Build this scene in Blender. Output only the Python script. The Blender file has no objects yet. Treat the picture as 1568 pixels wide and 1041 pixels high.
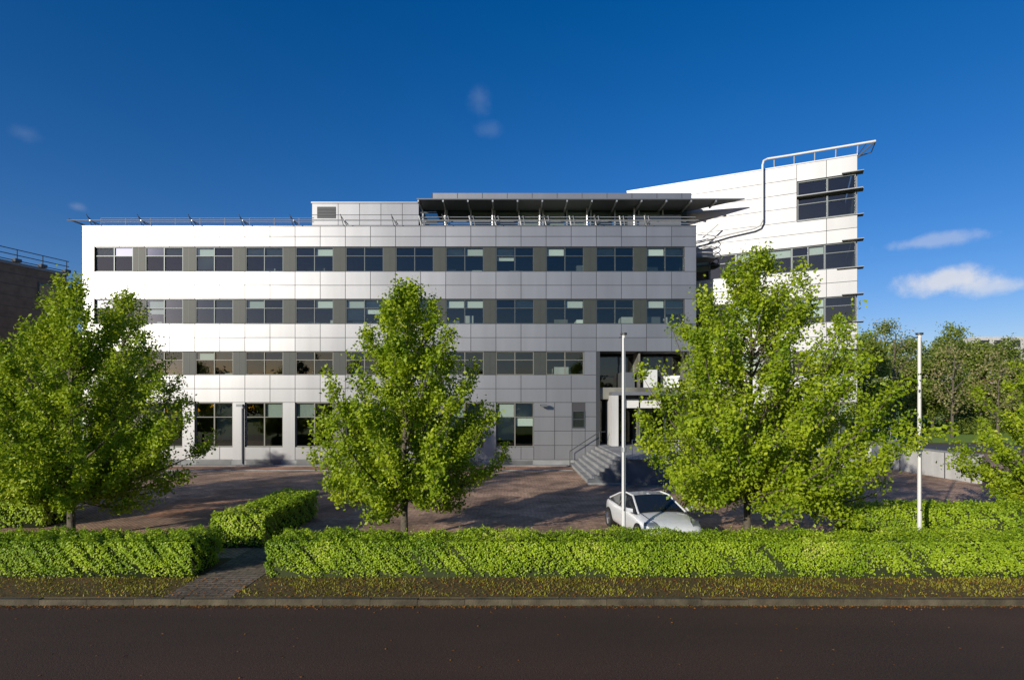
import bpy, bmesh, math, random
import numpy as np
from mathutils import Vector, Matrix
random.seed(12); rng = np.random.default_rng(7)
scene = bpy.context.scene
SUN_EL = math.radians(16)
SUN_DIR = Vector((-0.63, -0.777, 0)).normalized()

# ------------------------------------------------------------ materials
def newmat(name):
    m = bpy.data.materials.new(name); m.use_nodes = True
    nt = m.node_tree
    return m, nt, nt.nodes['Principled BSDF']
def pmat(name, col, rough=0.6, metal=0.0, var=0.0, nscale=3.0, bump=0.0, bscale=20, spec=None, island=0.0, streak=False):
    m, nt, b = newmat(name)
    N, L = nt.nodes, nt.links
    b.inputs['Roughness'].default_value = rough
    b.inputs['Metallic'].default_value = metal
    if spec is not None: b.inputs['Specular IOR Level'].default_value = spec
    c = N.new('ShaderNodeRGB'); c.outputs[0].default_value = (*col, 1)
    out = c.outputs[0]
    if var > 0 or island > 0:
        geo = N.new('ShaderNodeNewGeometry')
        val = None
        if var > 0:
            t = N.new('ShaderNodeTexNoise'); t.inputs['Scale'].default_value = nscale; t.inputs['Detail'].default_value = 5
            mp = N.new('ShaderNodeMapping')
            if streak: mp.inputs['Scale'].default_value = (1, 1, 0.12)
            L.new(geo.outputs['Position'], mp.inputs[0]); L.new(mp.outputs[0], t.inputs['Vector'])
            r = N.new('ShaderNodeMapRange'); r.inputs[1].default_value = .3; r.inputs[2].default_value = .7
            r.inputs[3].default_value = 1-var; r.inputs[4].default_value = 1+var
            L.new(t.outputs['Fac'], r.inputs[0]); val = r.outputs[0]
        if island > 0:
            r2 = N.new('ShaderNodeMapRange'); r2.inputs[3].default_value = 1-island; r2.inputs[4].default_value = 1+island
            L.new(geo.outputs['Random Per Island'], r2.inputs[0])
            if val is not None:
                mm = N.new('ShaderNodeMath'); mm.operation = 'MULTIPLY'
                L.new(val, mm.inputs[0]); L.new(r2.outputs[0], mm.inputs[1]); val = mm.outputs[0]
            else: val = r2.outputs[0]
        mul = N.new('ShaderNodeVectorMath'); mul.operation = 'SCALE'
        L.new(out, mul.inputs[0]); L.new(val, mul.inputs['Scale']); out = mul.outputs[0]
    L.new(out, b.inputs['Base Color'])
    if bump > 0:
        geo = N.new('ShaderNodeNewGeometry')
        t = N.new('ShaderNodeTexNoise'); t.inputs['Scale'].default_value = bscale; t.inputs['Detail'].default_value = 6
        L.new(geo.outputs['Position'], t.inputs['Vector'])
        bp = N.new('ShaderNodeBump'); bp.inputs['Strength'].default_value = bump; bp.inputs['Distance'].default_value = .03
        L.new(t.outputs['Fac'], bp.inputs['Height']); L.new(bp.outputs[0], b.inputs['Normal'])
    return m
def leafmat(name, c1, c2, c3=None, transl=0.45, ns=1.1):
    m = bpy.data.materials.new(name); m.use_nodes = True
    nt = m.node_tree; N, L = nt.nodes, nt.links
    b = N['Principled BSDF']; b.inputs['Roughness'].default_value = .5; b.inputs['Specular IOR Level'].default_value = .3
    geo = N.new('ShaderNodeNewGeometry')
    cr = N.new('ShaderNodeValToRGB')
    cr.color_ramp.elements[0].color = (*c1, 1); cr.color_ramp.elements[1].color = (*c2, 1)
    if c3:
        e = cr.color_ramp.elements.new(.93); e.color = (*c2, 1); cr.color_ramp.elements[-1].color = (*c3, 1)
    nz = N.new('ShaderNodeTexNoise'); nz.inputs['Scale'].default_value = ns; nz.inputs['Detail'].default_value = 3
    L.new(geo.outputs['Position'], nz.inputs['Vector'])
    mx = N.new('ShaderNodeMath'); mx.operation = 'MULTIPLY_ADD'; mx.inputs[1].default_value = .55
    sb = N.new('ShaderNodeMath'); sb.operation = 'MULTIPLY_ADD'; sb.inputs[1].default_value = 2.0; sb.inputs[2].default_value = -.75
    L.new(nz.outputs['Fac'], sb.inputs[0])
    L.new(geo.outputs['Random Per Island'], mx.inputs[0]); L.new(sb.outputs[0], mx.inputs[2])
    L.new(mx.outputs[0], cr.inputs[0])
    tr = N.new('ShaderNodeBsdfTranslucent')
    mix = N.new('ShaderNodeMixShader'); mix.inputs[0].default_value = transl
    L.new(cr.outputs[0], b.inputs['Base Color']); L.new(cr.outputs[0], tr.inputs[0])
    L.new(b.outputs[0], mix.inputs[1]); L.new(tr.outputs[0], mix.inputs[2])
    L.new(mix.outputs[0], N['Material Output'].inputs[0])
    return m
def glassmat(name, tint=(.35,.42,.45), refl=1.0):
    m = bpy.data.materials.new(name); m.use_nodes = True
    nt = m.node_tree; N, L = nt.nodes, nt.links
    N.remove(N['Principled BSDF'])
    t = N.new('ShaderNodeBsdfTransparent'); t.inputs[0].default_value = (*tint, 1)
    g = N.new('ShaderNodeBsdfGlossy'); g.inputs['Roughness'].default_value = .015; g.inputs[0].default_value = (.95,.95,.85,1)
    f = N.new('ShaderNodeFresnel'); f.inputs[0].default_value = 1.75
    a = N.new('ShaderNodeMath'); a.operation = 'MULTIPLY'; a.inputs[1].default_value = refl; a.use_clamp = True
    mix = N.new('ShaderNodeMixShader')
    L.new(f.outputs[0], a.inputs[0]); L.new(a.outputs[0], mix.inputs[0]); L.new(t.outputs[0], mix.inputs[1]); L.new(g.outputs[0], mix.inputs[2])
    geo = N.new('ShaderNodeNewGeometry'); nz = N.new('ShaderNodeTexNoise'); nz.inputs['Scale'].default_value = .6
    L.new(geo.outputs['Position'], nz.inputs['Vector'])
    bp = N.new('ShaderNodeBump'); bp.inputs['Strength'].default_value = .08; bp.inputs['Distance'].default_value = .03
    L.new(nz.outputs['Fac'], bp.inputs['Height']); L.new(bp.outputs[0], g.inputs['Normal'])
    L.new(mix.outputs[0], N['Material Output'].inputs[0])
    return m

M = {}
M['panel'] = pmat('aluminium_panel', (.30,.305,.315), .40, .72, .07, .9, island=.07, streak=True)
M['wpanel'] = pmat('aluminium_panel_wing', (.29,.295,.305), .5, .6, .06, .9, island=.06, streak=True)
M['joint'] = pmat('joint', (.04,.04,.045), .8)
M['infill'] = pmat('olive_infill', (.030,.037,.032), .55, .0, .08)
M['frame'] = pmat('window_frame', (.065,.08,.085), .4, .3)
M['lframe'] = pmat('window_frame_brown', (.15,.15,.13), .5, .1)
M['glass'] = glassmat('window_glass', (.62,.69,.66),1.1)
M['dglass'] = glassmat('dark_glass', (.46,.52,.49),1.1)
M['blind'] = pmat('blind', (.66,.68,.66), .8, island=.3)
M['int'] = pmat('interior', (.15,.15,.13), .9, var=.45, nscale=.6)
M['roof'] = pmat('roof_membrane', (.2,.2,.2), .9)
M['dark'] = pmat('dark_metal', (.06,.065,.07), .45, .5)
M['fin'] = pmat('fin_metal', (.15,.16,.17), .45, .5)
M['tube'] = pmat('galvanised_tube', (.4,.42,.44), .4, .6)
M['white'] = pmat('white_paint', (.62,.62,.61), .35, var=.03, nscale=4)
M['concrete'] = pmat('concrete', (.24,.245,.245), .85, var=.25, nscale=1.2, bump=.3, bscale=40)
M['kerbstone'] = pmat('mossy_kerb', (.075,.062,.038), .9, var=.5, nscale=2.5, bump=.5, bscale=30, island=.2)
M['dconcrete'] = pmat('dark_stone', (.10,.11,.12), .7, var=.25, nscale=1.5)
M['wallwhite'] = pmat('rendered_wall', (.46,.46,.45), .85, var=.12, nscale=1.5, streak=True)
M['louver'] = pmat('louver', (.11,.115,.12), .5, .5)
M['bark'] = pmat('bark', (.10,.085,.06), .9, var=.4, nscale=14, bump=.6, bscale=40)
M['leaf'] = leafmat('maple_leaf', (.15,.26,.010), (.42,.52,.022), (.54,.60,.06), .42)
M['hedgeleaf'] = leafmat('hedge_leaf', (.14,.26,.012), (.44,.58,.03), (.58,.62,.13), .32, ns=.8)
M['bgleaf'] = leafmat('background_leaf', (.09,.14,.02), (.26,.32,.05), None, .35, ns=.25)
M['farleaf'] = leafmat('far_leaf', (.03,.04,.012), (.07,.08,.02), None, .2)
M['bgleaf2'] = leafmat('sparse_leaf', (.22,.19,.08), (.38,.34,.15), None, .3)
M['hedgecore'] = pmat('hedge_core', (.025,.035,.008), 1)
M['brownbrick'] = pmat('brown_brick', (.14,.105,.08), .9, var=.2, nscale=2)

# ------------------------------------------------------------ mesh builder
class MB:
    def __init__(s): s.v=[]; s.f=[]; s.m=[]; s.mats=[]
    def mi(s, k):
        if k not in s.mats: s.mats.append(k)
        return s.mats.index(k)
    def hexa(s, pts, mat):
        b=len(s.v); s.v += [tuple(p) for p in pts]; k=s.mi(mat)
        for q in ((0,1,2,3),(4,5,6,7),(0,1,5,4),(1,2,6,5),(2,3,7,6),(3,0,4,7)):
            s.f.append(tuple(b+i for i in q)); s.m.append(k)
    def box(s, fr, u0,u1,n0,n1,z0,z1,mat):
        s.hexa([fr(u0,n0,z0),fr(u1,n0,z0),fr(u1,n1,z0),fr(u0,n1,z0),fr(u0,n0,z1),fr(u1,n0,z1),fr(u1,n1,z1),fr(u0,n1,z1)],mat)
    def prism(s, poly, z0, z1, mat):
        b=len(s.v); n=len(poly); k=s.mi(mat)
        s.v += [(p[0],p[1],z0) for p in poly]+[(p[0],p[1],z1) for p in poly]
        s.f.append(tuple(range(b,b+n))); s.m.append(k)
        s.f.append(tuple(range(b+n,b+2*n))); s.m.append(k)
        for i in range(n):
            j=(i+1)%n; s.f.append((b+i,b+j,b+n+j,b+n+i)); s.m.append(k)
    def quad(s, pts, mat):
        b=len(s.v); s.v += [tuple(p) for p in pts]; s.f.append(tuple(range(b,b+len(pts)))); s.m.append(s.mi(mat))
    def tube(s, pts, r, mat, seg=8, r2=None, caps=True):
        pts=[Vector(p) for p in pts]; n=len(pts); b=len(s.v); k=s.mi(mat)
        up=None
        for i,p in enumerate(pts):
            d=(pts[min(i+1,n-1)]-pts[max(i-1,0)]).normalized()
            a=Vector((0,0,1)) if abs(d.z)<.9 else Vector((1,0,0))
            if up is not None: a=up
            x=d.cross(a).normalized(); y=x.cross(d).normalized(); up=y
            rr=r if r2 is None else r+(r2-r)*i/(n-1)
            for j in range(seg):
                t=2*math.pi*j/seg
                s.v.append(tuple(p+x*math.cos(t)*rr+y*math.sin(t)*rr))
        for i in range(n-1):
            for j in range(seg):
                s.f.append((b+i*seg+j,b+i*seg+(j+1)%seg,b+(i+1)*seg+(j+1)%seg,b+(i+1)*seg+j)); s.m.append(k)
        if caps:
            s.f.append(tuple(b+j for j in range(seg))); s.m.append(k)
            s.f.append(tuple(b+(n-1)*seg+j for j in range(seg))); s.m.append(k)
    def build(s, name, parent=None, smooth=False, recalc=True):
        me=bpy.data.meshes.new(name); me.from_pydata(s.v,[],s.f)
        for k in s.mats: me.materials.append(M[k])
        me.polygons.foreach_set('material_index', s.m)
        if recalc:
            bm=bmesh.new(); bm.from_mesh(me); bmesh.ops.recalc_face_normals(bm,faces=bm.faces); bm.to_mesh(me); bm.free()
        if smooth: me.polygons.foreach_set('use_smooth',[True]*len(me.polygons))
        o=bpy.data.objects.new(name,me); scene.collection.objects.link(o)
        if parent: o.parent=parent
        return o
def empty(name, loc=(0,0,0)):
    o=bpy.data.objects.new(name,None); o.location=loc; scene.collection.objects.link(o); return o
def frame(ox,oy,ux,uy):
    nx,ny=uy,-ux
    return lambda u,n,z:(ox+ux*u+nx*n, oy+uy*u+ny*n, z)
W = frame(0,0,1,0)  # world: n = -y
def wbox(mb,x0,x1,y0,y1,z0,z1,mat): mb.box(W,x0,x1,-y1,-y0,z0,z1,mat)

# ------------------------------------------------------------ office building
YF=40.1
bld=empty('office_building',(0,YF,0))
def fin(mb,name,smooth=False):
    o=mb.build(name,None,smooth); o.parent=bld; o.matrix_parent_inverse=Matrix.Translation((0,-YF,0)); return o
F=frame(0,YF,1,0)
XL,XR=-29.3,12.57
BX0,BP,BWd=-28.48,3.423,2.585
ZT=16.27
rows=[(13.19,14.88,12),(9.63,11.32,12),(6.15,7.75,10)]
GAP=.017
def panels(mb, fr, u0,u1,z0,z1,nz,edges,n=0.03,holes=(),mt='panel'):
    es=[u0]+[e for e in edges if u0+.15<e<u1-.15]+[u1]
    for a,b in zip(es[:-1],es[1:]):
        for k in range(nz):
            za=z0+(z1-z0)*k/nz; zb=z0+(z1-z0)*(k+1)/nz
            if any(a<h[1] and b>h[0] and za<h[3] and zb>h[2] for h in holes): continue
            j=random.uniform(-.005,.005)
            mb.hexa([fr(a+GAP,n-.025,za+GAP),fr(b-GAP,n-.025,za+GAP),fr(b-GAP,n-j,za+GAP),fr(a+GAP,n+j,za+GAP),
                     fr(a+GAP,n-.025,zb-GAP),fr(b-GAP,n-.025,zb-GAP),fr(b-GAP,n-j,zb-GAP),fr(a+GAP,n+j,zb-GAP)],mt)
edges=[BX0+1.7115*k-.0 for k in range(0,26)]
XE=(913-784)/22.44   # entrance recess start 5.75
back=MB(); pan=MB()
def band(u0,u1,z0,z1,nz):
    back.box(F,u0,u1,-.3,0,z0,z1,'joint'); panels(pan,F,u0+.0,u1,z0,z1,nz,edges)
band(XL,XR,14.88,ZT,2)
band(XL,XR,11.32,13.19,2)
band(XL,XR,7.75,9.63,2)
band(XL,XE,4.28,6.15,2)
for z0,z1,xr in ((13.19,14.88,XR),(9.63,11.32,XR),(6.15,7.75,XE)):
    back.box(F,XL,BX0,-.3,0,z0,z1,'joint'); panels(pan,F,XL,BX0,z0,z1,1,[])
    n=12 if xr==XR else 10
    xe=BX0+BP*(n-1)+BWd
    back.box(F,xe,xr,-.3,0,z0,z1,'joint'); panels(pan,F,xe,xr,z0,z1,1,[])
back.box(F,XL,BX0,-.3,0,0,4.28,'joint'); panels(pan,F,XL,BX0,0.35,4.28,2,[])
xg=BX0+BP*8+BWd
back.box(F,BX0,xg,-.3,0,.0,1.25,'joint'); panels(pan,F,BX0,xg,.38,1.25,1,edges)
back.box(F,xg,XE,-.3,0,0,4.28,'joint')
sx0,sx1,sz0,sz1=(876-784)/22.44,(896-784)/22.44,4.1-35/22.44,4.1-9/22.44
panels(pan,F,xg,XE,.38,4.28,4,[xg+1.42,xg+2.6,sx1+.0],holes=[(sx0,sx1,sz0,sz1)])
panels(pan,F,xg+2.6,sx1,.38+.975*2,sz0,1,[]) if sz0>.38+.975*2 else None
back.box(F,XL-.02,XE,-.3,.045,0,.36,'concrete')
fin(back,'wall_backing'); fin(pan,'cladding_panels')

win=MB(); gl=MB(); bl=MB(); itr=MB()
def window(fr,u0,u1,z0,z1,trans=.36,fm='frame',gm='glass',cols=2,ndep=-.14,blindp=.4,blind_full=.15,fw=.055):
    win.box(fr,u0,u1,ndep-.06,ndep+.07,z0,z0+fw,fm); win.box(fr,u0,u1,ndep-.06,ndep+.07,z1-fw,z1,fm)
    win.box(fr,u0,u0+fw,ndep-.058,ndep+.068,z0+fw,z1-fw,fm); win.box(fr,u1-fw,u1,ndep-.058,ndep+.068,z0+fw,z1-fw,fm)
    zt=z1-(z1-z0)*trans
    xs=[u0+(u1-u0)*i/cols for i in range(cols+1)]
    for i in range(1,cols):
        win.box(fr,xs[i]-fw*.6,xs[i]+fw*.6,ndep-.056,ndep+.066,z0+fw,z1-fw,fm)
    for i in range(cols):
        a=xs[i]+(fw if i==0 else fw*.6); b=xs[i+1]-(fw if i==cols-1 else fw*.6)
        win.box(fr,a,b,ndep-.05,ndep+.06,zt-.025,zt+.025,fm)
        for (qa,qb) in ((z0+.01,zt),(zt,z1-.01)):
            t=random.uniform(-.008,.008); t2=random.uniform(-.008,.008)
            gl.quad([fr(xs[i]+.005,ndep+t,qa),fr(xs[i+1]-.005,ndep-t,qa),fr(xs[i+1]-.005,ndep-t+t2,qb),fr(xs[i]+.005,ndep+t+t2,qb)],gm)
    for i in range(cols):
        r=random.random()
        if r<blindp:
            d=zt if random.random()>blind_full else z0+(z1-z0)*random.uniform(.02,.5)
            bl.quad([fr(xs[i]+.07,ndep-.12,d),fr(xs[i+1]-.07,ndep-.12,d),fr(xs[i+1]-.07,ndep-.12,z1),fr(xs[i]+.07,ndep-.12,z1)],'blind')
for ri,(z0,z1,n) in enumerate(rows):
    for i in range(n):
        a=BX0+BP*i
        p=.6 if ri<2 else .4
        window(F,a,a+BWd,z0,z1,blindp=p,blind_full=.3,fm='frame' if ri<2 else 'lframe')
        if i<n-1:
            win.box(F,a+BWd,a+BP,-.2,-.05,z0,z1,'infill')
            win.box(F,a+BWd+(BP-BWd)/2-.01,a+BWd+(BP-BWd)/2+.01,-.06,-.04,z0,z1,'dark')
for i in range(9):
    a=BX0+BP*i
    window(F,a,a+BWd,1.25,4.28,trans=.33,fm='lframe',gm='dglass' if i<8 else 'glass',blindp=.5,blind_full=.6,fw=.07)
    if i<8:
        if i%2==0 and i!=2:
            win.box(F,a+BWd,a+BP,-.2,0.0,1.25,4.28,'infill'); win.box(F,a+BWd+.12,a+BP-.12,0,.05,.37,4.27,'lframe')
        else: win.box(F,a+BWd+.01,a+BP-.01,-.25,.05,.37,4.27,'panel')
    for k in range(5): win.box(F,a+.1,a+BWd-.1,.045,.075,.06+k*.055,.09+k*.055,'louver')
window(F,sx0+.02,sx1-.02,sz0,sz1,cols=1,trans=.5,gm='glass',blindp=0,ndep=.02)
for lx in ((368-784)/22.44,(828-784)/22.44):
    win.box(F,lx-.05,lx+.05,.03,.45,4.05,4.13,'dark'); win.box(F,lx+.0,lx+.42,.3,.62,3.98,4.16,'fin')
win.tube([F((372-784)/22.44,.12,.1),F((372-784)/22.44,.12,3.9)],.05,'panel')
def slabs(fr,u0,u1,levels,dep):
    for za,zb in levels: itr.box(fr,u0,u1,-dep,-.31,za,zb,'int')
    itr.box(fr,u0,u1,-dep-.2,-dep,0,16.2,'int')
lv=[(-.02,.03),(4.5,5.3),(8.0,8.8),(11.5,12.3),(15.0,15.8)]
slabs(F,XL+.1,XR-.1,lv,6.5)
for k in range(0,13):
    u=BX0+BP*k-(BP-BWd)/2
    if k in (0,2,3,5,6,8,10,11,12):
        itr.box(F,u-.06,u+.06,-6.5,-.32,0.03,15,'int')
for z in (5.3,8.8,12.3):
    for k in range(26):
        u=BX0+.4+k*1.55
        if u<XR-1 and random.random()<.6:
            itr.box(F,u,u+random.uniform(.5,1.2),-random.uniform(1.2,3),-.6,z,z+random.uniform(.75,1.5),random.choice(['blind','int','fin','wallwhite']))
# envelope
env=MB()
wbox(env,XL+.0,XL+.3,YF+.3,58,0,ZT-.2,'wallwhite'); wbox(env,XR-.3,XR,YF+.31,58,0,ZT-.2,'wallwhite')
wbox(env,XL,XR,58,58.3,0,ZT-.2,'wallwhite'); wbox(env,XL+.02,XR-.02,YF+.28,58,ZT-.5,ZT-.25,'roof')
wbox(env,XL,XR,YF-.06,YF+.4,ZT+.002,ZT+.07,'panel')
P=frame(0,42.6,1,0)
px0,px1=-14.5,-6.75
env.box(P,px0,px1,-8,-.03,ZT-.3,18.7,'joint'); env.box(P,px0-.05,px1+.05,-8,.06,18.7,18.8,'panel')
pp=MB(); panels(pp,P,px0,px1,16.2,18.7,3,[px0+1.9+1.55*k for k in range(6)],n=.0)
fin(pp,'plant_room_panels')
for k in range(7): env.box(P,px0+.4,px0+1.7,0.02,.06,17.68+k*.11,17.72+k*.11,'dark')
env.box(P,px0+.38,px0+1.72,.01,.02,17.62,18.45,'dark')
T=frame(0,42.9,1,0)
env.box(T,-6.7,12.0,-4.3,-4.2,16,18.45,'int')
for k in range(11):
    a=-6.5+1.75*k
    if a+1.75<13.2: gl.quad([T(a,0,16),T(a+1.75,.01,16),T(a+1.75,0,18.3),T(a,.01,18.3)],'dglass')
    env.box(T,a-.05,a+.05,-.05,.08,16,18.3,'tube')
    env.box(T,a+.05,a+1.7,-.04,.06,17.45,17.51,'tube')
    if random.random()<.55: bl.quad([T(a+.1,-.2,16.9),T(a+1.6,-.2,16.9),T(a+1.6,-.2,18.2),T(a+.1,-.2,18.2)],'blind')
for k in range(5): env.box(T,-6.6+.0,-5.4,.5,.53,16.5+k*.35,16.6+k*.35,'dark')
Zc=18.36
env.prism([(-5.6,41.25),(12.6,41.25),(12.6,43.4),(10,46),(-5.6,46)],Zc+.04,Zc+.6,'panel')
for k in range(11): wbox(env,-5.6+1.75*k,-5.57+1.75*k,41.235,41.25,Zc+.05,Zc+.59,'joint')
env.prism([(-6.6,40.65),(16.1,40.65),(12.9,43.2),(-6.6,43.2)],Zc-.06,Zc+.02,'fin')
for k in range(14):
    x=-6.5+1.72*k
    yb=43.1
    if x>12.9: yb=43.1-(x-12.9)*.8
    if yb>41: wbox(env,x-.05,x+.05,40.7,yb,Zc-.2,Zc-.062,'tube')
for k in range(7):
    x=-4.8+3.4*k
    if x<12: env.tube([(x,42.3,16),(x,42.3,Zc-.1)],.07,'tube')
env.box(T,8.4,12.3,.1,.16,16.0,17.9,'panel')
fin(env,'roof_and_envelope')

rl=MB()
def rail_line(x0,x1,y,zs,r=.025): 
    for z in zs: rl.tube([(x0,y,z),(x1,y,z)],r,'tube',6)
X=lambda px,Y=YF:(px-784)*Y/900
rail_line(X(147),X(477),40.6,(17.0,16.72))
x=X(147)
while x<X(478): rl.tube([(x,40.6,16.2),(x,40.6,17.0)],.025,'tube',6); x+=1.71
rail_line(X(112),X(1066),39.55,(16.52,),.035)
x=X(147)
while x<X(1060):
    rl.tube([(x,40.4,16.5),(x,39.5,16.5)],.035,'tube',6); rl.tube([(x-.25,39.6,16.82),(x,40.3,16.3)],.025,'fin',6)
    rl.tube([(x-.2,40.0,16.3),(x-.3,39.6,16.95)],.025,'fin',6)
    x+=3.423
rl.tube([(X(112),39.55,16.52),(X(114),39.6,16.6),(XL+.3,40.2,16.3)],.05,'fin',6)
rail_line(X(645),X(1066),40.25,(16.95,16.7,16.5),.03)
x=X(645)
while x<X(997):
    rl.tube([(x,40.3,16.3),(x-.16,40.1,17.0)],.045,'white',6); rl.tube([(x+.25,40.3,16.3),(x+.1,40.1,17.0)],.03,'tube',6); x+=1.71
for x,h in ((X(727),1.0),(X(737),.9),(X(735),.7)): rl.tube([(x,43,18.9),(x,43,18.96+h*.5)],.02,'tube',5)

# ---- wing
ux,uy=.9003,-.4353
G=frame(22.72,38.66,ux,uy)
ZW=20.51
wg=MB(); wp=MB()
ew=[-3.59-1.75*k for k in range(8)]+[-1.8]
def wband(u0,u1,z0,z1,nz,e=None,n0=-.3):
    wg.box(G,u0,u1,n0,0,z0,z1,'joint'); panels(wp,G,u0,u1,z0,z1,nz,ew if e is None else e,mt='wpanel')
UL=-11.2
wband(-15.4,-3.59,16.65,ZW,4)
wband(-3.59,0,19.35,ZW,1)
wband(UL,0,14.88,16.65,2)
wband(UL,0,11.32,13.19,2); wband(UL,0,7.75,9.63,2); wband(UL,0,4.28,6.15,2)
wband(UL,-6.2,0.3,4.28,4); wband(UL,0,0,1.25,1)
for z0,z1 in ((13.19,14.88),(9.63,11.32),(6.15,7.75),(1.25,4.28)):
    us=[UL,-9.3,-7.5,-5.7,-3.9,-1.9,-.08]
    if z0<2: us=[-6.2,-4.1,-2,-.08]
    for a,b in zip(us[:-1],us[1:]):
        window(G,a,b,z0,z1,cols=1 if b-a<1.9 else 2,trans=.36,blindp=.55,blind_full=.5,fm='frame' if z0>8 else 'lframe')
wins=[(-3.55,-1.75),(-1.75,-.08)]
for a,b in wins:
    window(G,a,b,16.68,18.25,cols=1,trans=.3,blindp=0); window(G,a,b,18.3,19.33,cols=1,trans=.02,blindp=0)
def finb(u0,z,d=.38,t=.045): 
    wg.box(G,u0,.36,-.5,d,z-t/2,z+t/2,'fin')
for z,u0 in ((19.42,-.9),(18.27,-3.6),(16.62,-3.6),(14.98,-.9),(13.14,-1.2),(11.4,-.9),(9.58,-1.2),(7.8,-.9),(6.1,-1.2)):
    finb(u0,z,.12 if u0<-3 else .25)
wg.box(G,-3.6,.3,0.121,.35,18.24,18.3,'fin')
wg.box(G,-.09,0,-10,-.3,4.28,ZW,'wpanel'); wg.box(G,-.5,-.09,-10,-9.6,0,ZW-.2,'wallwhite')
wg.box(G,-15.4,-.2,-10,-.3,ZW-.4,ZW-.2,'roof'); wg.box(G,-15.4,0.02,-.4,.05,ZW+.002,ZW+.08,'wpanel')
wg.box(G,-15.4,-.1,-10.2,-10,0,ZW-.4,'wallwhite')
for za,zb in [(.0,.04),(4.5,5.3),(8.0,8.8),(11.5,12.3),(15.0,15.8),(19.6,19.9)]: itr.box(G,UL,-.3,-6,-.31,za,zb,'int')
itr.box(G,UL,-.3,-6.2,-6,0,19.5,'int')
rl.tube([G(-5.73,.45,16.9),G(-5.73,.45,ZW+.2),G(-5.65,.42,ZW+.5),G(-5.4,.35,ZW+.62),G(-4,.3,ZW+.62),G(1.0,.3,ZW+.62)],.075,'white',8)
rl.tube([G(-5.73,.45,16.9),G(-5.9,.45,16.55),G(-6.3,.45,16.4),G(-8,.45,16.2),G(-9.5,.6,15.95),G(-10.6,.7,15.8)],.075,'white',8)
for k in range(5): 
    u=-5.0+1.25*k; rl.tube([G(u,-.2,ZW),G(u,.3,ZW+.62)],.035,'white',6)
rl.tube([G(1.0,.3,ZW+.62),G(.9,-1.2,ZW+.5),G(0,-.3,ZW)],.04,'fin',6)
rl.tube([G(1.0,.3,ZW+.62),G(0,0,ZW-.15)],.05,'fin',6); rl.tube([G(.5,.3,ZW+.6),G(-.1,-.6,ZW)],.03,'fin',6)
for zz in (15.9,15.5,15.1,14.7):
    pts=[(12.9+1.6*math.sin(t*.22),41.9-1.1*math.cos(t*.22)+.1,zz+.02*t) for t in range(0,9)]
    rl.tube(pts,.035,'white',6)
wg.prism([(12.7,43),(12.7,40.9),(13.6,41.0),(14.3,41.4),(14.5,42.4)],14.4,14.55,'fin')
rl.tube([(13.6,42.0,16.0),(14.6,41.6,16.9)],.06,'white',6)
fin(wg,'wing_walls'); fin(wp,'wing_panels'); fin(rl,'roof_railings')

en=MB()
R=frame(0,42.3,1,0)
en.box(F,XE,XE+.25,-2.3,0,0,7.75,'dark')
for i in range(4):
    a=XE+.3+1.65*i
    window(R,a,a+1.62,4.7,7.6,cols=1,trans=.5,gm='dglass',blindp=.0,ndep=0,fm='frame'); window(R,a,a+1.62,1.35,4.5,cols=1,trans=.25,gm='dglass',blindp=0,ndep=0)
en.box(R,XE+.25,XR,-.2,.12,4.5,4.7,'fin'); en.box(F,XE+.25,XR,-2.3,-.02,7.76,7.8,'panel')
en.box(F,XE+.9,XE+1.35,-1.6,.9,1.3,4.75,'wallwhite'); 
en.box(F,XE+.9,XE+7,-.2,.95,4.76,4.98,'panel'); en.box(F,XE+1.9,XE+4.4,-.1,.0,3.9,4.5,'white')
for s in range(3): en.box(F,XR-.9+.3*s,XR-.88+.3*s,-.1,0,1.3,7.7,'fin')
en.box(F,XR-.5,XR,-.5,0,0,7.75,'panel')
en.box(F,XE+1.9,XE+2.0,-.1,0,1.3,4.76,'panel'); en.box(F,XE+2.9,XE+3.0,-.1,0,1.3,4.76,'panel')
fin(en,'entrance'); fin(win,'window_frames'); fin(bl,'blinds'); fin(itr,'interior')
o=fin(gl,'window_glass')

st=MB()
for k in range(7):
    wbox(st,3.95+.28*k,5.92,30.4,39.9,.186*k,.186*(k+1),'concrete')
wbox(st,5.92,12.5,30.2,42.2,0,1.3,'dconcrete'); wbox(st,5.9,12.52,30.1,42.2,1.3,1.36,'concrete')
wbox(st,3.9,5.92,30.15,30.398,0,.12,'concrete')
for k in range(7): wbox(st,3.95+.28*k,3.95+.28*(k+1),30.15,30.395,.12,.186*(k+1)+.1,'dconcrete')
for yy in (39.6,):
    st.tube([(3.9,yy,1.0),(5.9,yy,2.3),(6.3,yy,2.3)],.035,'dark',6); st.tube([(3.9,yy,0),(3.9,yy,1.0)],.03,'dark',6); st.tube([(5.9,yy,1.3),(5.9,yy,2.3)],.03,'dark',6)
for x in np.arange(6.2,12.5,1.2): st.tube([(x,30.3,1.36),(x,30.3,2.3)],.02,'tube',6)
st.tube([(6.2,30.3,2.3),(12.2,30.3,2.3)],.025,'tube',6)
st.build('entrance_steps')

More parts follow.
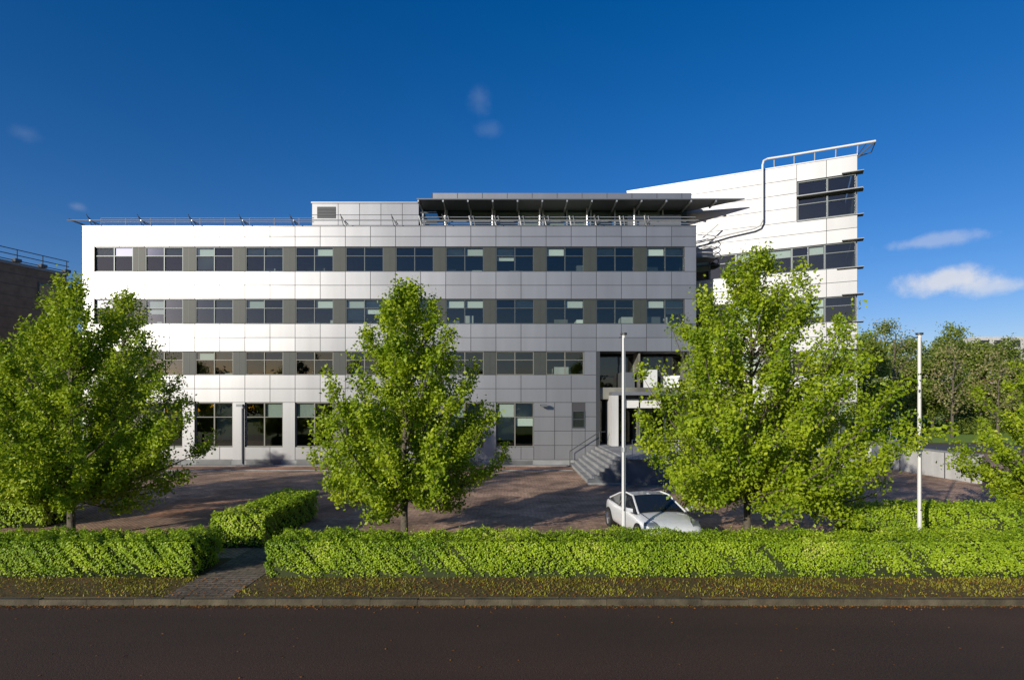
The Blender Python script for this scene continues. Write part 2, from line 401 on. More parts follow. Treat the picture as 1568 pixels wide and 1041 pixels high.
# ------------------------------------------------------------ neighbouring building (left)
nb=MB()
A=(-39.4,52); d=(-1.5,-5.0); L=math.hypot(*d); d=(d[0]/L,d[1]/L)
H=frame(A[0],A[1],-d[0],-d[1])
nb.box(H,-30,0,-14,0,0,15.5,'brownbrick')
for k in range(17): nb.box(H,-30,0.02,0,.03,.4+k*.9,.44+k*.9,'dark')
nb.box(H,-30.1,.1,-14.1,.12,15.5,15.75,'fin')
for z in (15.9,16.35,16.8): nb.tube([H(-30,.0,z),H(.2,0,z)],.035,'dark',6)
for k in range(16): nb.tube([H(-30+2*k,0,15.7),H(-30+2*k,0,16.8)],.035,'dark',6); nb.box(H,-30.4+2*k,-29.9+2*k,-.1,.4,15.75,16.0,'dark')
nb.box(H,-2.4,-.6,0,.06,12.9,14.5,'dark'); nb.quad([H(-2.3,.07,13),H(-.7,.07,13),H(-.7,.07,14.4),H(-2.3,.07,14.4)],'glass')
nb.build('neighbouring_office_building')

# ------------------------------------------------------------ ground
def noise_color(nt, scale, c1, c2, detail=6, lo=.35, hi=.65, stretch=None):
    N,L=nt.nodes,nt.links
    g=N.new('ShaderNodeNewGeometry'); t=N.new('ShaderNodeTexNoise'); t.inputs['Scale'].default_value=scale; t.inputs['Detail'].default_value=detail
    if stretch:
        mp=N.new('ShaderNodeMapping'); mp.inputs['Scale'].default_value=stretch; L.new(g.outputs['Position'],mp.inputs[0]); L.new(mp.outputs[0],t.inputs['Vector'])
    else: L.new(g.outputs['Position'],t.inputs['Vector'])
    r=N.new('ShaderNodeValToRGB'); r.color_ramp.elements[0].position=lo; r.color_ramp.elements[1].position=hi
    r.color_ramp.elements[0].color=(*c1,1); r.color_ramp.elements[1].color=(*c2,1)
    L.new(t.outputs['Fac'],r.inputs[0]); return r.outputs[0],t
def mixc(nt,a,b,fac,mode='MIX'):
    m=nt.nodes.new('ShaderNodeMix'); m.data_type='RGBA'; m.blend_type=mode
    if isinstance(fac,float): m.inputs[0].default_value=fac
    else: nt.links.new(fac,m.inputs[0])
    nt.links.new(a,m.inputs[6]); nt.links.new(b,m.inputs[7]); return m.outputs[2]
def two_noise(name,s1,a1,b1,s2,a2,b2,rough=.9,bump=.4,bs=60,wear=False):
    m,nt,b=newmat(name)
    c1,_=noise_color(nt,s1,a1,b1); c2,_=noise_color(nt,s2,a2,b2)
    c=mixc(nt,c1,c2,.5)
    if wear:
        c3,_=noise_color(nt,.5,(.72,.72,.72),(1.2,1.2,1.2),5,.3,.7,(.12,1,1)); c=mixc(nt,c,c3,1.0,'MULTIPLY')
    nt.links.new(c,b.inputs['Base Color']); b.inputs['Roughness'].default_value=rough
    _,t=noise_color(nt,bs,a1,b1); bp=nt.nodes.new('ShaderNodeBump'); bp.inputs['Strength'].default_value=bump; bp.inputs['Distance'].default_value=.02
    nt.links.new(t.outputs['Fac'],bp.inputs['Height']); nt.links.new(bp.outputs[0],b.inputs['Normal']); return m
M['grass']=two_noise('grass',.6,(.14,.24,.015),(.22,.34,.02),15,(.12,.22,.01),(.24,.36,.03))
M['soil']=two_noise('verge_soil',1.2,(.085,.060,.014),(.15,.085,.025),18,(.045,.027,.012),(.13,.10,.018))
M['asphalt']=two_noise('asphalt',.35,(.042,.019,.009),(.060,.029,.015),42,(.010,.006,.003),(.125,.066,.038),.85,.6,70,True)
M['asphalt2']=two_noise('grey_asphalt',.5,(.06,.06,.065),(.09,.09,.09),40,(.05,.05,.05),(.1,.1,.1))
def brickmat(name,c1,c2,c3,sc,rot=0.):
    m,nt,b=newmat(name); N,L=nt.nodes,nt.links
    g=N.new('ShaderNodeNewGeometry'); mp=N.new('ShaderNodeMapping'); mp.inputs['Rotation'].default_value=(0,0,rot)
    L.new(g.outputs['Position'],mp.inputs[0])
    br=N.new('ShaderNodeTexBrick'); br.inputs['Scale'].default_value=sc; br.inputs['Color1'].default_value=(*c1,1); br.inputs['Color2'].default_value=(*c2,1); br.inputs['Mortar'].default_value=(*c3,1)
    br.inputs['Mortar Size'].default_value=.02
    L.new(mp.outputs[0],br.inputs['Vector'])
    n1,_=noise_color(nt,.35,(.55,.52,.5),(1.25,1.2,1.15)); n2,_=noise_color(nt,6,(.75,.75,.75),(1.2,1.2,1.2))
    n3,_=noise_color(nt,.9,(.7,.7,.68),(1.1,1.1,1.1),8,.42,.5)
    c=mixc(nt,br.outputs[0],n1,1.0,'MULTIPLY'); c=mixc(nt,c,n2,1.0,'MULTIPLY'); c=mixc(nt,c,n3,1.0,'MULTIPLY')
    L.new(c,b.inputs['Base Color']); b.inputs['Roughness'].default_value=.85
    return m
M['paver']=brickmat('clinker_paving',(.50,.32,.22),(.38,.25,.17),(.14,.10,.07),2.3,.785)
M['paver2']=brickmat('red_clinker',(.50,.25,.14),(.40,.20,.115),(.14,.10,.07),2.3,0)
M['slabs']=brickmat('concrete_slabs',(.24,.19,.14),(.17,.14,.10),(.06,.055,.025),1.6,0)
def sheet(name,poly,z,mat):
    mb=MB(); mb.quad([(x,y,z) for x,y in poly],mat); o=mb.build(name,recalc=False)
    if o.data.polygons[0].normal.z<0: o.data.flip_normals()
    return o
def rect(x0,x1,y0,y1): return [(x0,y0),(x1,y0),(x1,y1),(x0,y1)]
sheet('ground',rect(-1500,1500,-1500,2500),-.13,'grass')
sheet('road',rect(-300,300,2.0,12.36),-.12,'asphalt')
mb=MB(); wbox(mb,-140,140,12.55,64,-.2,0,'soil'); mb.build('site_terrain')
mb=MB()
for k in range(-60,60): wbox(mb,k*1.0+.004,k*1.0+.996,12.42,12.545,-.25,.0+random.uniform(-.02,.006),'kerbstone')
mb.build('kerb')
sheet('parking_area',rect(-120,24.2,15.75,39.2),.004,'paver')
sheet('side_yard_pavement',rect(24.9,110,15.75,50),.004,'paver')
sheet('pavement',rect(-29.3,3.8,36.9,39.95),.008,'paver2')
mb=MB(); wbox(mb,-60,3.8,36.75,36.89,.0,.05,'concrete'); wbox(mb,-29.3,3.8,39.3,39.9,.01,.06,'concrete'); mb.build('pavement_kerb')
sheet('footpath',rect(-7.45,-6.0,12.56,17.5),.008,'slabs')
sheet('side_road',rect(24,140,52.5,61),.006,'asphalt2')
sheet('lawn',rect(24,200,64.5,260),-.12,'grass')
sheet('brick_path',[(-13.5,21.5),(-6.0,21.5),(-6.4,26),(-14.5,26)],.007,'paver2')
mb=MB()
wbox(mb,24.25,24.55,30.7,39.0,0,1.46,'wallwhite'); wbox(mb,24.2,24.6,30.65,39.0,1.46,1.53,'concrete')
for y in np.arange(31,39,1.9): wbox(mb,24.22,24.25,y,y+.04,0,1.46,'joint')
R2=frame(23.0,38.9,.76,.65)
mb.box(R2,2.2,8,-.3,0,0,1.5,'wallwhite')
mb.build('retaining_wall')
mb=MB()
for z in (1.75,2.05,2.4): mb.tube([R2(.2,-.15,z),R2(8,-.15,z)],.02,'tube',6)
for k in range(7): mb.tube([R2(.25+1.25*k,-.15,1.45 if k>1 else 0),R2(.25+1.25*k,-.15,2.4)],.02,'tube',6)
mb.build('guard_railing')
mb=MB()
mb.tube([(-.5,21.8,.006),(-.5,21.8,.012)],.3,'dark',16); mb.build('manhole_cover')
mb=MB(); mb.tube([(6.4,20.9,.006),(6.4,20.9,.012)],.3,'dark',16); mb.build('manhole_cover')

# ------------------------------------------------------------ leaf meshes
def leaf_arrays(c, size, nrm=None, jitter=1.0):
    n=len(c)
    a=rng.normal(size=(n,3)); 
    if nrm is not None: a=nrm+a*jitter
    a/=np.linalg.norm(a,axis=1,keepdims=True)+1e-9
    b=np.cross(a,rng.normal(size=(n,3))); b/=np.linalg.norm(b,axis=1,keepdims=True)+1e-9
    d=np.cross(a,b)
    s=size*rng.uniform(.65,1.25,(n,1))
    v=np.stack([c-b*s*.5, c+d*s*.36+a*s*.07, c+b*s*.55, c-d*s*.36+a*s*.07],axis=1).reshape(-1,3)
    return v
def leaf_object(name, leafv, extra=None, mats=('leaf','bark')):
    ev,ef = (np.array(extra.v),extra.f) if extra else (np.zeros((0,3)),[])
    nl=len(leafv)//4; off=len(leafv)
    me=bpy.data.meshes.new(name)
    allv=np.vstack([leafv,ev]) if len(ev) else leafv
    me.vertices.add(len(allv)); me.vertices.foreach_set('co',allv.astype(np.float32).ravel())
    sizes=[4]*nl+[len(f) for f in ef]
    idx=np.concatenate([np.arange(nl*4)]+([np.concatenate([np.array(f)+off for f in ef])] if ef else []))
    starts=np.concatenate([[0],np.cumsum(sizes)[:-1]])
    me.loops.add(len(idx)); me.loops.foreach_set('vertex_index',idx.astype(np.int32))
    me.polygons.add(len(sizes)); me.polygons.foreach_set('loop_start',starts.astype(np.int32))
    for m in mats: me.materials.append(M[m])
    me.polygons.foreach_set('material_index',np.array([0]*nl+[1]*len(ef),dtype=np.int32))
    me.update(calc_edges=True); me.validate()
    o=bpy.data.objects.new(name,me); scene.collection.objects.link(o); return o

def tree(name,x,y,h,rad,zb,seed,nleaf=26000,ls=.105,offx=0,limbs=80,wide=.3,mats=('leaf','bark'),tr=.12,sig=.11,expo=.8):
    r=np.random.default_rng(seed); mb=MB()
    tp=[(x,y,-.05)]
    for k in range(1,9):
        t=k/8; tp.append((x+offx*.3*t+r.normal()*.05*h/8,y+r.normal()*.05*h/8,h*.93*t))
    tp[1]=(x,y,h*.93/8)
    mb.tube(tp,tr,'bark',8,r2=.015)
    tpa=np.array(tp)
    def trunk(z):
        return np.array([np.interp(z,tpa[:,2],tpa[:,0]),np.interp(z,tpa[:,2],tpa[:,1]),z])
    def R(t):
        if t<wide: return rad*(.62+.38*math.sin(math.pi/2*t/wide))
        return rad*max(.03,(1-((t-wide)/(1-wide))**1.35))**expo
    segs=[]
    for i in range(limbs):
        t=((i+.5)/limbs)**1.0; zt=zb+(h-zb)*t
        az=i*2.399+r.uniform(-.5,.5); rr=R(t)*r.uniform(.66,1.12)
        z0=max(h*.16,zt-rr*r.uniform(.8,1.6)-.2); z0=min(z0,h*.9)
        o=trunk(z0); tip=np.array([x+offx*(1-abs(t-.4))+rr*math.cos(az),y+rr*math.sin(az),zt])
        mid=(o+tip)/2+np.array([0.1*rr*math.cos(az),.1*rr*math.sin(az),-.12*rr])+r.normal(size=3)*.07*rr
        L=np.linalg.norm(tip-o)
        pts=[(1-s)**2*o+2*s*(1-s)*mid+s*s*tip for s in np.linspace(0,1,6)]
        mb.tube(pts,.010+.010*L*(h/8),'bark',5,r2=.005,caps=False)
        ns=int(6+5*L*8/h)
        for j in range(ns):
            s=r.uniform(.18,1.0)
            p=(1-s)**2*o+2*s*(1-s)*mid+s*s*tip
            dd=r.normal(size=3); dd/=np.linalg.norm(dd); dd=dd+(tip-o)/L*.7+np.array([0,0,.85])
            dd/=np.linalg.norm(dd); q=p+dd*r.uniform(.25,.75)*(h/8)*(1.15-.5*s)
            segs.append((p,q))
            if r.random()<.4: mb.tube([p,q],.006*h/8,'bark',3,r2=.003,caps=False)
    P0=np.array([s[0] for s in segs]); P1=np.array([s[1] for s in segs])
    k=r.gamma(1.6,1,size=len(segs)); k=k/k.sum()
    ids=r.choice(len(segs),size=nleaf,p=k)
    t=r.uniform(.05,1.12,(nleaf,1))
    c=P0[ids]*(1-t)+P1[ids]*t+r.normal(size=(nleaf,3))*sig*(h/8)
    c[:,2]=np.maximum(c[:,2],zb*.8)
    out=c-np.array([x,y,h*.4]); out/=np.linalg.norm(out,axis=1,keepdims=True)+1e-6
    nrm=out*.35+np.array([0,0,.3])
    return leaf_object(name,leaf_arrays(c,ls,nrm,.7),mb,mats)
tree('maple_tree',-3.3,18,7.7,3.1,1.0,11,60000,offx=.1,limbs=90,wide=.26,expo=.72)
tree('maple_tree',7.2,18,8.55,4.15,.85,23,84000,offx=.5,limbs=120,wide=.30,expo=.70)
tree('maple_tree',-13.5,18,7.75,3.5,1.0,35,58000,expo=.78,wide=.27)
tree('maple_tree',-15.3,23.2,8.45,2.3,1.5,48,26000)
tree('maple_tree',-17.9,20.4,6.2,2.5,.9,57,24000)
tree('maple_tree',17.6,19,5.9,3.0,1.1,68,34000,expo=.7)
tree('maple_tree',24.5,19,7.2,3.2,1.1,69,12000,ls=.16)
tree('maple_tree',-24.5,17.5,8.2,3.3,1.1,70,16000,ls=.17)
tree('maple_tree',-33,19,8.4,3.3,1.1,71,14000,ls=.18)

# hedges
def hedge(name,x0,x1,y0,y1,zt,dens=1700,ls=.052,poly=None):
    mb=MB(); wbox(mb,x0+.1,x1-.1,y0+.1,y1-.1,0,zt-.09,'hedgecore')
    faces=[]
    def samp(n,fx,nr):
        u=rng.random((n,2)); c=fx(u); faces.append((c,np.tile(np.array(nr,float),(n,1))))
    lx,ly=x1-x0,y1-y0
    samp(int(lx*zt*dens),lambda u:np.c_[x0+lx*u[:,0],np.full(len(u),y0),.04+(zt-.04)*u[:,1]**.85],(0,-1,.35))
    samp(int(lx*zt*dens*.4),lambda u:np.c_[x0+lx*u[:,0],np.full(len(u),y1),.04+(zt-.04)*u[:,1]],(0,1,.3))
    samp(int(lx*ly*dens*1.1),lambda u:np.c_[x0+lx*u[:,0],y0+ly*u[:,1],np.full(len(u),zt)],(0,0,1))
    samp(int(ly*zt*dens),lambda u:np.c_[np.full(len(u),x0),y0+ly*u[:,0],.04+(zt-.04)*u[:,1]],(-1,0,.3))
    samp(int(ly*zt*dens),lambda u:np.c_[np.full(len(u),x1),y0+ly*u[:,0],.04+(zt-.04)*u[:,1]],(1,0,.3))
    c=np.vstack([f[0] for f in faces]); nr=np.vstack([f[1] for f in faces])
    w=.045*np.sin(c[:,0]*1.7+c[:,1])+.035*np.sin(c[:,0]*5.3+c[:,2]*6+1)+.03*np.sin(c[:,0]*11+c[:,1]*9+c[:,2]*13)+.02*np.sin(c[:,0]*.6)+.025*np.sin(c[:,0]*23+c[:,2]*19+c[:,1]*17)
    w=w+rng.normal(size=len(c))*.03-.02
    low=np.clip((.3-c[:,2])/.3,0,1)
    c=c+nr*(w-low*.09)[:,None]
    thin=np.clip(np.sin(c[:,0]*.9+1)+np.sin(c[:,0]*2.3)-1.1,0,.6)
    keep=(rng.random(len(c))>low*.62+thin*.7*(c[:,2]<.55)); c=c[keep]; nr=nr[keep]
    # stray shoots
    m=int(lx*14); sx=rng.uniform(x0,x1,m); sy=rng.uniform(y0,y1,m); q=[]; 
    for k in range(7): q.append(np.c_[sx+rng.normal(size=m)*.02,sy+rng.normal(size=m)*.02,zt+.02*k*rng.uniform(.3,1.2,m)])
    q=np.vstack(q); c=np.vstack([c,q]); nr=np.vstack([nr,np.tile([0,0,.5],(len(q),1))])
    return leaf_object(name,leaf_arrays(c,ls,nr,.5),mb,('hedgeleaf','hedgecore'))
hedge('hedge',-20,-7.55,13.9,15.25,.86)
hedge('hedge',-5.85,19,13.9,15.25,.86)
hedge('hedge',-8.6,-7.1,16.8,21.5,.95,900,.07)
hedge('hedge',10.2,22,17.6,18.7,1.0,800,.07)
hedge('hedge',-24,-15.6,19.5,20.8,.95,600,.08)

# verge grass blades and litter
n=32000
gx=rng.uniform(-20,22,n); gy=12.56+1.45*rng.random(n)**.8
dens=np.sin(gx*1.3)+np.sin(gx*3.1+gy*4)+rng.normal(size=n)*1.2
k=(dens>.0)&~((gx>-7.45)&(gx<-6.0)); gx,gy=gx[k],gy[k]; n=len(gx)
b=np.c_[gx,gy,np.zeros(n)]; hh=rng.uniform(.015,.055,n); an=rng.uniform(0,6.28,n)
dx=np.c_[np.cos(an),np.sin(an),np.zeros(n)]*.012; lean=np.c_[rng.normal(size=n)*.02,rng.normal(size=n)*.02,hh]
v=np.stack([b-dx,b+dx,b+lean+dx*.2,b+lean-dx*.2],axis=1).reshape(-1,3)
M['blade']=leafmat('grass_blade',(.14,.12,.012),(.36,.36,.03),None,.2)
leaf_object('grass_verge',v,None,('blade',))
M['litter']=leafmat('dead_leaf',(.16,.06,.015),(.40,.17,.04),None,.1)
n=11000
lx=rng.uniform(-18,20,n); cl=rng.random(n)
ly=np.where(cl<.4,12.38-np.abs(rng.normal(size=n))*.10,12.5+1.35*rng.random(n)); lz=np.where(ly<12.4,-.112,.02)
far=rng.random(n)<.04; ly=np.where(far,rng.uniform(7,12.2,n),ly); lz=np.where(far,-.112,lz)
leaf_object('leaf_litter',leaf_arrays(np.c_[lx,ly,lz],.042,np.tile([0,0,1.],(n,1)),.25),None,('litter',))

# background woodland
cs=[];tb=MB()
def bgt(X0,Y0,h,r,n,store):
    tb.tube([(X0,Y0,-.1),(X0,Y0,h*.35),(X0+.3,Y0,h*.8)],.22,'bark',6,r2=.05)
    for k in range(9):
        a=k*2.4; tb.tube([(X0,Y0,h*(.2+.05*k)),(X0+r*.7*math.cos(a),Y0+r*.7*math.sin(a),h*(.4+.05*k))],.1,'bark',4,r2=.02)
    m=60
    th=rng.uniform(0,6.28,m); zz=rng.uniform(-1,1,m); q=np.sqrt(1-zz**2)*rng.uniform(.45,1,m)
    cc=np.c_[X0+r*q*np.cos(th),Y0+r*q*np.sin(th),h*.56+h*.40*zz*rng.uniform(.7,1,m)]
    i=rng.integers(0,m,n); store.append(cc[i]+rng.normal(size=(n,3))*np.array([1,1,.75])*r*.15)
spec=[(1322,78,14.0,3.2),(1348,100,19.5,4.6),(1392,90,15,4.0),(1428,84,13,3.8),(1465,98,18.5,4.2),(1502,96,15.0,4.2),(1545,94,15.5,4.0),(1600,92,15,5),(1650,90,17,5),(1370,125,18,5),(1430,130,17,5),(1700,110,18,6)]
for px,Y0,h,r in spec: bgt((px-784)*Y0/900,Y0,h,r,7500,cs)
for X0 in (-120,-108,-96,-86,-70,-58): bgt(X0,95+rng.uniform(-10,10),13,6,3000,cs)
for k in range(24):
    X0=50+4.0*k; bgt(X0,108+rng.uniform(-6,14),5.5+rng.uniform(-1,2.5),3.6,1700,cs)
for k in range(14):  # shrubs
    X0=44+3.2*k; q=rng.normal(size=(900,3))*np.array([1.5,1.2,.8]); q[:,2]=np.abs(q[:,2])*1.1; cs.append(q+np.array([X0,86+rng.uniform(-4,8),.0]))
c=np.vstack(cs); leaf_object('background_trees',leaf_arrays(c,.36,np.tile([0,-.3,.3],(len(c),1)),.8),tb,('bgleaf','bark'))
cs=[];tb=MB()
bgt((1458-784)*76/900,76,13,3.0,900,cs); bgt((1368-784)*84/900,84,18,3.6,700,cs); bgt((1528-784)*78/900,78,12.0,3.4,800,cs)
c=np.vstack(cs); leaf_object('sparse_trees',leaf_arrays(c,.3,np.tile([0,-.3,.6],(len(c),1)),.8),tb,('bgleaf2','bark'))
cs=[];tb=MB()
for k in range(26): bgt(-130+9*k+rng.uniform(-2,2),-78+rng.uniform(-4,4),13+rng.uniform(-3,3),5.5,900,cs)
c=np.vstack(cs); leaf_object('reflection_trees',leaf_arrays(c,1.1,None,1),tb,('farleaf','bark'))  # unseen tree row behind the camera, added to darken the window reflections

M['brickred']=pmat('red_brick',(.38,.17,.09),.9,var=.15)
mb=MB()
wbox(mb,118,175,150,165,0,21.5,'wallwhite')
for f_ in range(6):
    wbox(mb,117.5,175,149.6,150,2+f_*3.2,2.3+f_*3.2,'fin')
    for k in range(14): wbox(mb,119+k*4,121.6+k*4,149.8,149.95,2.9+f_*3.2,4.6+f_*3.2,'dark')
mb.build('apartment_building')
mb=MB(); wbox(mb,96,150,120,130,0,9.5,'brickred')
for f_ in range(3):
    for k in range(12): wbox(mb,97.5+k*4.3,99.6+k*4.3,119.9,119.98,1.4+f_*2.9,2.9+f_*2.9,'white')
mb.build('terraced_brick_houses')

# flagpoles
for px in (955,1408):
    Y0=15.75; x=(px-784)*Y0/900; mb=MB()
    mb.tube([(x,Y0,0),(x,Y0,1.2),(x,Y0,6.0)],.062,'white',14,r2=.045)
    mb.tube([(x,Y0,0),(x,Y0,.12)],.14,'tube',12)
    mb.tube([(x,Y0,2.85),(x,Y0,2.97)],.072,'tube',12)
    mb.tube([(x,Y0,5.98),(x,Y0,6.03)],.09,'dark',12); mb.tube([(x-.02,Y0,5.93),(x-.13,Y0,5.9)],.015,'dark',6)
    mb.tube([(x+.0,Y0-.07,1.3),(x+.0,Y0-.055,5.9)],.006,'dark',4); mb.tube([(x,Y0-.05,1.3),(x,Y0-.12,1.3)],.02,'dark',6)
    mb.build('flagpole')

# ------------------------------------------------------------ car
def simple(name,col,rough,metal=0,coat=0):
    m,nt,b=newmat(name); b.inputs['Base Color'].default_value=(*col,1); b.inputs['Roughness'].default_value=rough; b.inputs['Metallic'].default_value=metal
    b.inputs['Coat Weight'].default_value=coat; M[name]=m
simple('car_paint',(.66,.68,.70),.35,0,1.0); simple('car_glass',(.012,.016,.02),.04); simple('tyre',(.02,.02,.02),.9)
simple('rim',(.35,.36,.38),.3,.9); simple('headlamp',(.25,.28,.3),.08,.4); simple('plate_yellow',(.7,.5,.03),.5); simple('black_plastic',(.015,.015,.016),.5)
car=empty('parked_car',(4.35,18.65,.004)); car.rotation_euler=(0,0,math.radians(-82)); car.scale=(1,1,.95)
body=MB()
stn=[(-2.18,.62,.42,.80,.84),(-2.1,.78,.30,.88,.95),(-1.7,.88,.21,.92,1.0),(-1.1,.91,.18,.91,.99),(-.4,.90,.18,.89,.97),(.4,.89,.18,.88,.97),(1.0,.90,.18,.85,.95),(1.5,.90,.19,.79,.88),(1.9,.87,.2,.72,.80),(2.13,.76,.24,.60,.68),(2.2,.6,.3,.50,.58)]
prev=None; k=body.mi('car_paint')
for (x,w,zb,zs,zt) in stn:
    half=[(w*.8,zb),(w*.97,zb+.08),(w,(zb+zs)/2),(w*.985,zs-.08),(w*.93,zs),(w*.72,zs+(zt-zs)*.75),(w*.35,zt)]
    ring=half+[(0,zt+.005)]+[(-a,b) for a,b in reversed(half)]+[(0,zb)]
    b=len(body.v); body.v+=[(x,a,z) for a,z in ring]; n=len(ring)
    if prev is None: body.f.append(tuple(range(b,b+n))); body.m.append(k)
    else:
        for i in range(n): body.f.append((prev+i,prev+(i+1)%n,b+(i+1)%n,b+i)); body.m.append(k)
    prev=b
body.f.append(tuple(range(prev,prev+n))); body.m.append(k)
ob=body.build('body',car,True); ob.modifiers.new('s','SUBSURF').levels=2; ob.modifiers['s'].render_levels=2
gh=MB()
S=[(-1.75,.97,.72,.74),(-1.05,1.24,.60,.80),(-.45,1.34,.585,.83),(.15,1.33,.585,.84),(1.05,.93,.74,.82)]
def top(i,y): x,z,w,_=S[i]; return (x,w*y,z+.035*(1-y*y))
ys=[-1,-.6,0,.6,1]
for i in range(4):
    mt={0:'car_glass',1:'car_paint',2:'car_paint',3:'car_glass'}[i]
    for a,b_ in zip(ys[:-1],ys[1:]): gh.quad([top(i,a),top(i+1,a),top(i+1,b_),top(i,b_)],mt)
    for sg in (-1,1):
        gh.quad([top(i,sg),top(i+1,sg),(S[i+1][0]*1.0,sg*S[i+1][3],.9),(S[i][0],sg*S[i][3],.9)],'car_glass')
for sg in (-1,1):
    for i in range(4): gh.tube([top(i,sg),top(i+1,sg)],.032,'car_paint',8)
    gh.tube([top(2,sg),(S[2][0]-.05,sg*.84,.9)],.03,'black_plastic',6)
    gh.tube([(-1.7,sg*.78,.93),(1.05,sg*.85,.91)],.02,'black_plastic',6)
gh.build('cabin',car,False)
wh=MB()
for x in (-1.38,1.4):
    for sg in (-1,1):
        wh.tube([(x,sg*.70,.325),(x,sg*.905,.325)],.37,'black_plastic',24)
        wh.tube([(x,sg*.70,.32),(x,sg*.925,.32)],.325,'tyre',24)
        wh.tube([(x,sg*.9,.32),(x,sg*.93,.32)],.225,'rim',20)
        for q in range(5):
            t=q*2*math.pi/5; wh.tube([(x,sg*.935,.32),(x+.21*math.cos(t),sg*.935,.32+.21*math.sin(t))],.03,'rim',4)
wh.build('wheels',car)
tm=MB()
for sg in (-1,1):
    tm.hexa([(.78,sg*.86,.93),(.92,sg*.86,.93),(.92,sg*1.04,.95),(.78,sg*1.04,.95),(.78,sg*.86,1.03),(.9,sg*.86,1.04),(.88,sg*1.03,1.07),(.78,sg*1.03,1.07)],'car_paint')
    tm.hexa([(1.86,sg*.52,.68),(2.10,sg*.5,.63),(2.02,sg*.74,.63),(1.76,sg*.85,.68),(1.84,sg*.52,.80),(2.04,sg*.5,.735),(1.96,sg*.75,.73),(1.72,sg*.82,.785)],'headlamp')
tm.hexa([(2.1,-.45,.3),(2.23,-.4,.3),(2.23,.4,.3),(2.1,.45,.3),(2.1,-.5,.5),(2.2,-.42,.5),(2.2,.42,.5),(2.1,.5,.5)],'black_plastic')
tm.hexa([(2.2,-.26,.38),(2.25,-.26,.38),(2.25,.26,.38),(2.2,.26,.38),(2.2,-.26,.48),(2.25,-.26,.48),(2.25,.26,.48),(2.2,.26,.48)],'plate_yellow')
tm.tube([(1.05,-.6,.95),(1.02,-.05,.965)],.012,'black_plastic',5); tm.tube([(1.05,0,.955),(1.0,.5,.98)],.012,'black_plastic',5)
# bonnet shut lines
for sg in (-1,1): tm.tube([(1.08,sg*.70,.935),(1.5,sg*.66,.875),(1.95,sg*.52,.775)],.008,'black_plastic',4)
tm.build('trim',car)

# ------------------------------------------------------------ world, sun, camera
w=bpy.data.worlds.new('World'); scene.world=w; w.use_nodes=True
nt=w.node_tree; N,L=nt.nodes,nt.links; bg=N['Background']
sky=N.new('ShaderNodeTexSky'); sky.sky_type='NISHITA'; sky.sun_disc=False
sky.sun_elevation=SUN_EL; sky.sun_rotation=math.atan2(SUN_DIR.x,SUN_DIR.y)
sky.air_density=1.0; sky.dust_density=.3; sky.ozone_density=2.5; sky.altitude=0
hs=N.new('ShaderNodeHueSaturation'); hs.inputs['Saturation'].default_value=1.42
L.new(sky.outputs[0],hs.inputs['Color'])
ml=N.new('ShaderNodeMix'); ml.data_type='RGBA'; ml.blend_type='MULTIPLY'; ml.inputs[0].default_value=1; ml.inputs[7].default_value=(.95,.84,1.12,1)
L.new(hs.outputs[0],ml.inputs[6])
tc=N.new('ShaderNodeTexCoord')
nz=N.new('ShaderNodeTexNoise'); nz.inputs['Scale'].default_value=16; nz.inputs['Detail'].default_value=8; nz.inputs['Roughness'].default_value=.62
L.new(tc.outputs['Generated'],nz.inputs['Vector'])
cur=ml.outputs[2]
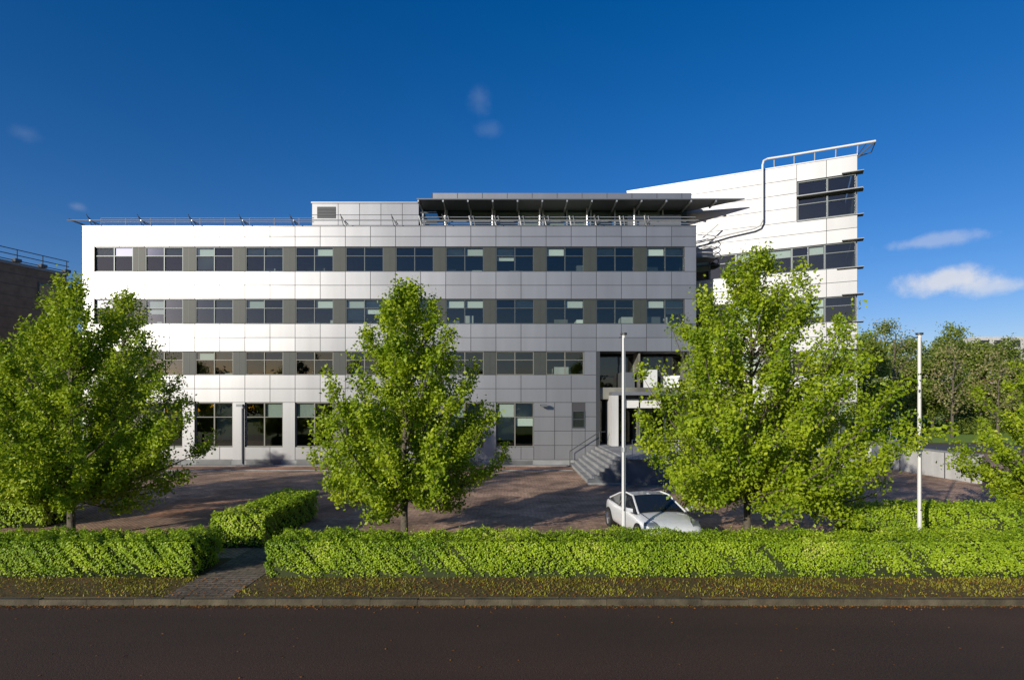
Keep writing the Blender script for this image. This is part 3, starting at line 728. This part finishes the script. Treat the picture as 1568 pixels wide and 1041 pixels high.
def cloud(px,py,wx,wz,dens,soft,col=(7.5,7.6,8.0)):
    global cur
    c=Vector(((px-784)/900,1,(620-py)/900)).normalized()
    s=N.new('ShaderNodeVectorMath'); s.operation='SUBTRACT'; s.inputs[1].default_value=c; L.new(tc.outputs['Generated'],s.inputs[0])
    m=N.new('ShaderNodeVectorMath'); m.operation='MULTIPLY'; m.inputs[1].default_value=(1/wx,1/wx,1/wz); L.new(s.outputs[0],m.inputs[0])
    l=N.new('ShaderNodeVectorMath'); l.operation='LENGTH'; L.new(m.outputs[0],l.inputs[0])
    a=N.new('ShaderNodeMath'); a.operation='MULTIPLY_ADD'; a.inputs[1].default_value=-2.4; L.new(nz.outputs['Fac'],a.inputs[0]); L.new(l.outputs['Value'],a.inputs[2])
    r=N.new('ShaderNodeMapRange'); r.inputs[1].default_value=-.15; r.inputs[2].default_value=-.15-soft; r.inputs[3].default_value=0; r.inputs[4].default_value=dens; r.interpolation_type='SMOOTHSTEP'
    L.new(a.outputs[0],r.inputs[0])
    x=N.new('ShaderNodeMix'); x.data_type='RGBA'; L.new(r.outputs[0],x.inputs[0]); L.new(cur,x.inputs[6]); x.inputs[7].default_value=(*col,1); cur=x.outputs[2]
cloud(1440,432,.070,.021,.8,.9); cloud(1510,440,.065,.015,.6,.9); cloud(1410,372,.075,.011,.30,.9)
cloud(735,150,.022,.022,.12,1.2,(4,5,6.5)); cloud(750,200,.022,.012,.10,1.2,(4,5,6.5)); cloud(40,205,.02,.012,.10,1.2,(4,5,6.5)); cloud(115,316,.018,.008,.12,1)
L.new(cur,bg.inputs[0]); bg.inputs[1].default_value=.10
sun=bpy.data.lights.new('sun','SUN'); sun.energy=5.0; sun.angle=math.radians(.53); sun.color=(1,.93,.80)
so=bpy.data.objects.new('sun',sun); scene.collection.objects.link(so)
tosun=Vector((SUN_DIR.x*math.cos(SUN_EL),SUN_DIR.y*math.cos(SUN_EL),math.sin(SUN_EL)))
so.rotation_euler=(-tosun).to_track_quat('-Z','Y').to_euler()
cam=bpy.data.cameras.new('camera'); cam.sensor_width=36; cam.lens=900/1568*36; cam.shift_y=99.5/1568; cam.clip_end=5000; cam.clip_start=.1
co=bpy.data.objects.new('camera',cam); co.location=(0,0,4.1); co.rotation_euler=(math.radians(90),0,0); scene.collection.objects.link(co); scene.camera=co
scene.view_settings.view_transform='Standard'; scene.view_settings.look='None'; scene.view_settings.exposure=0
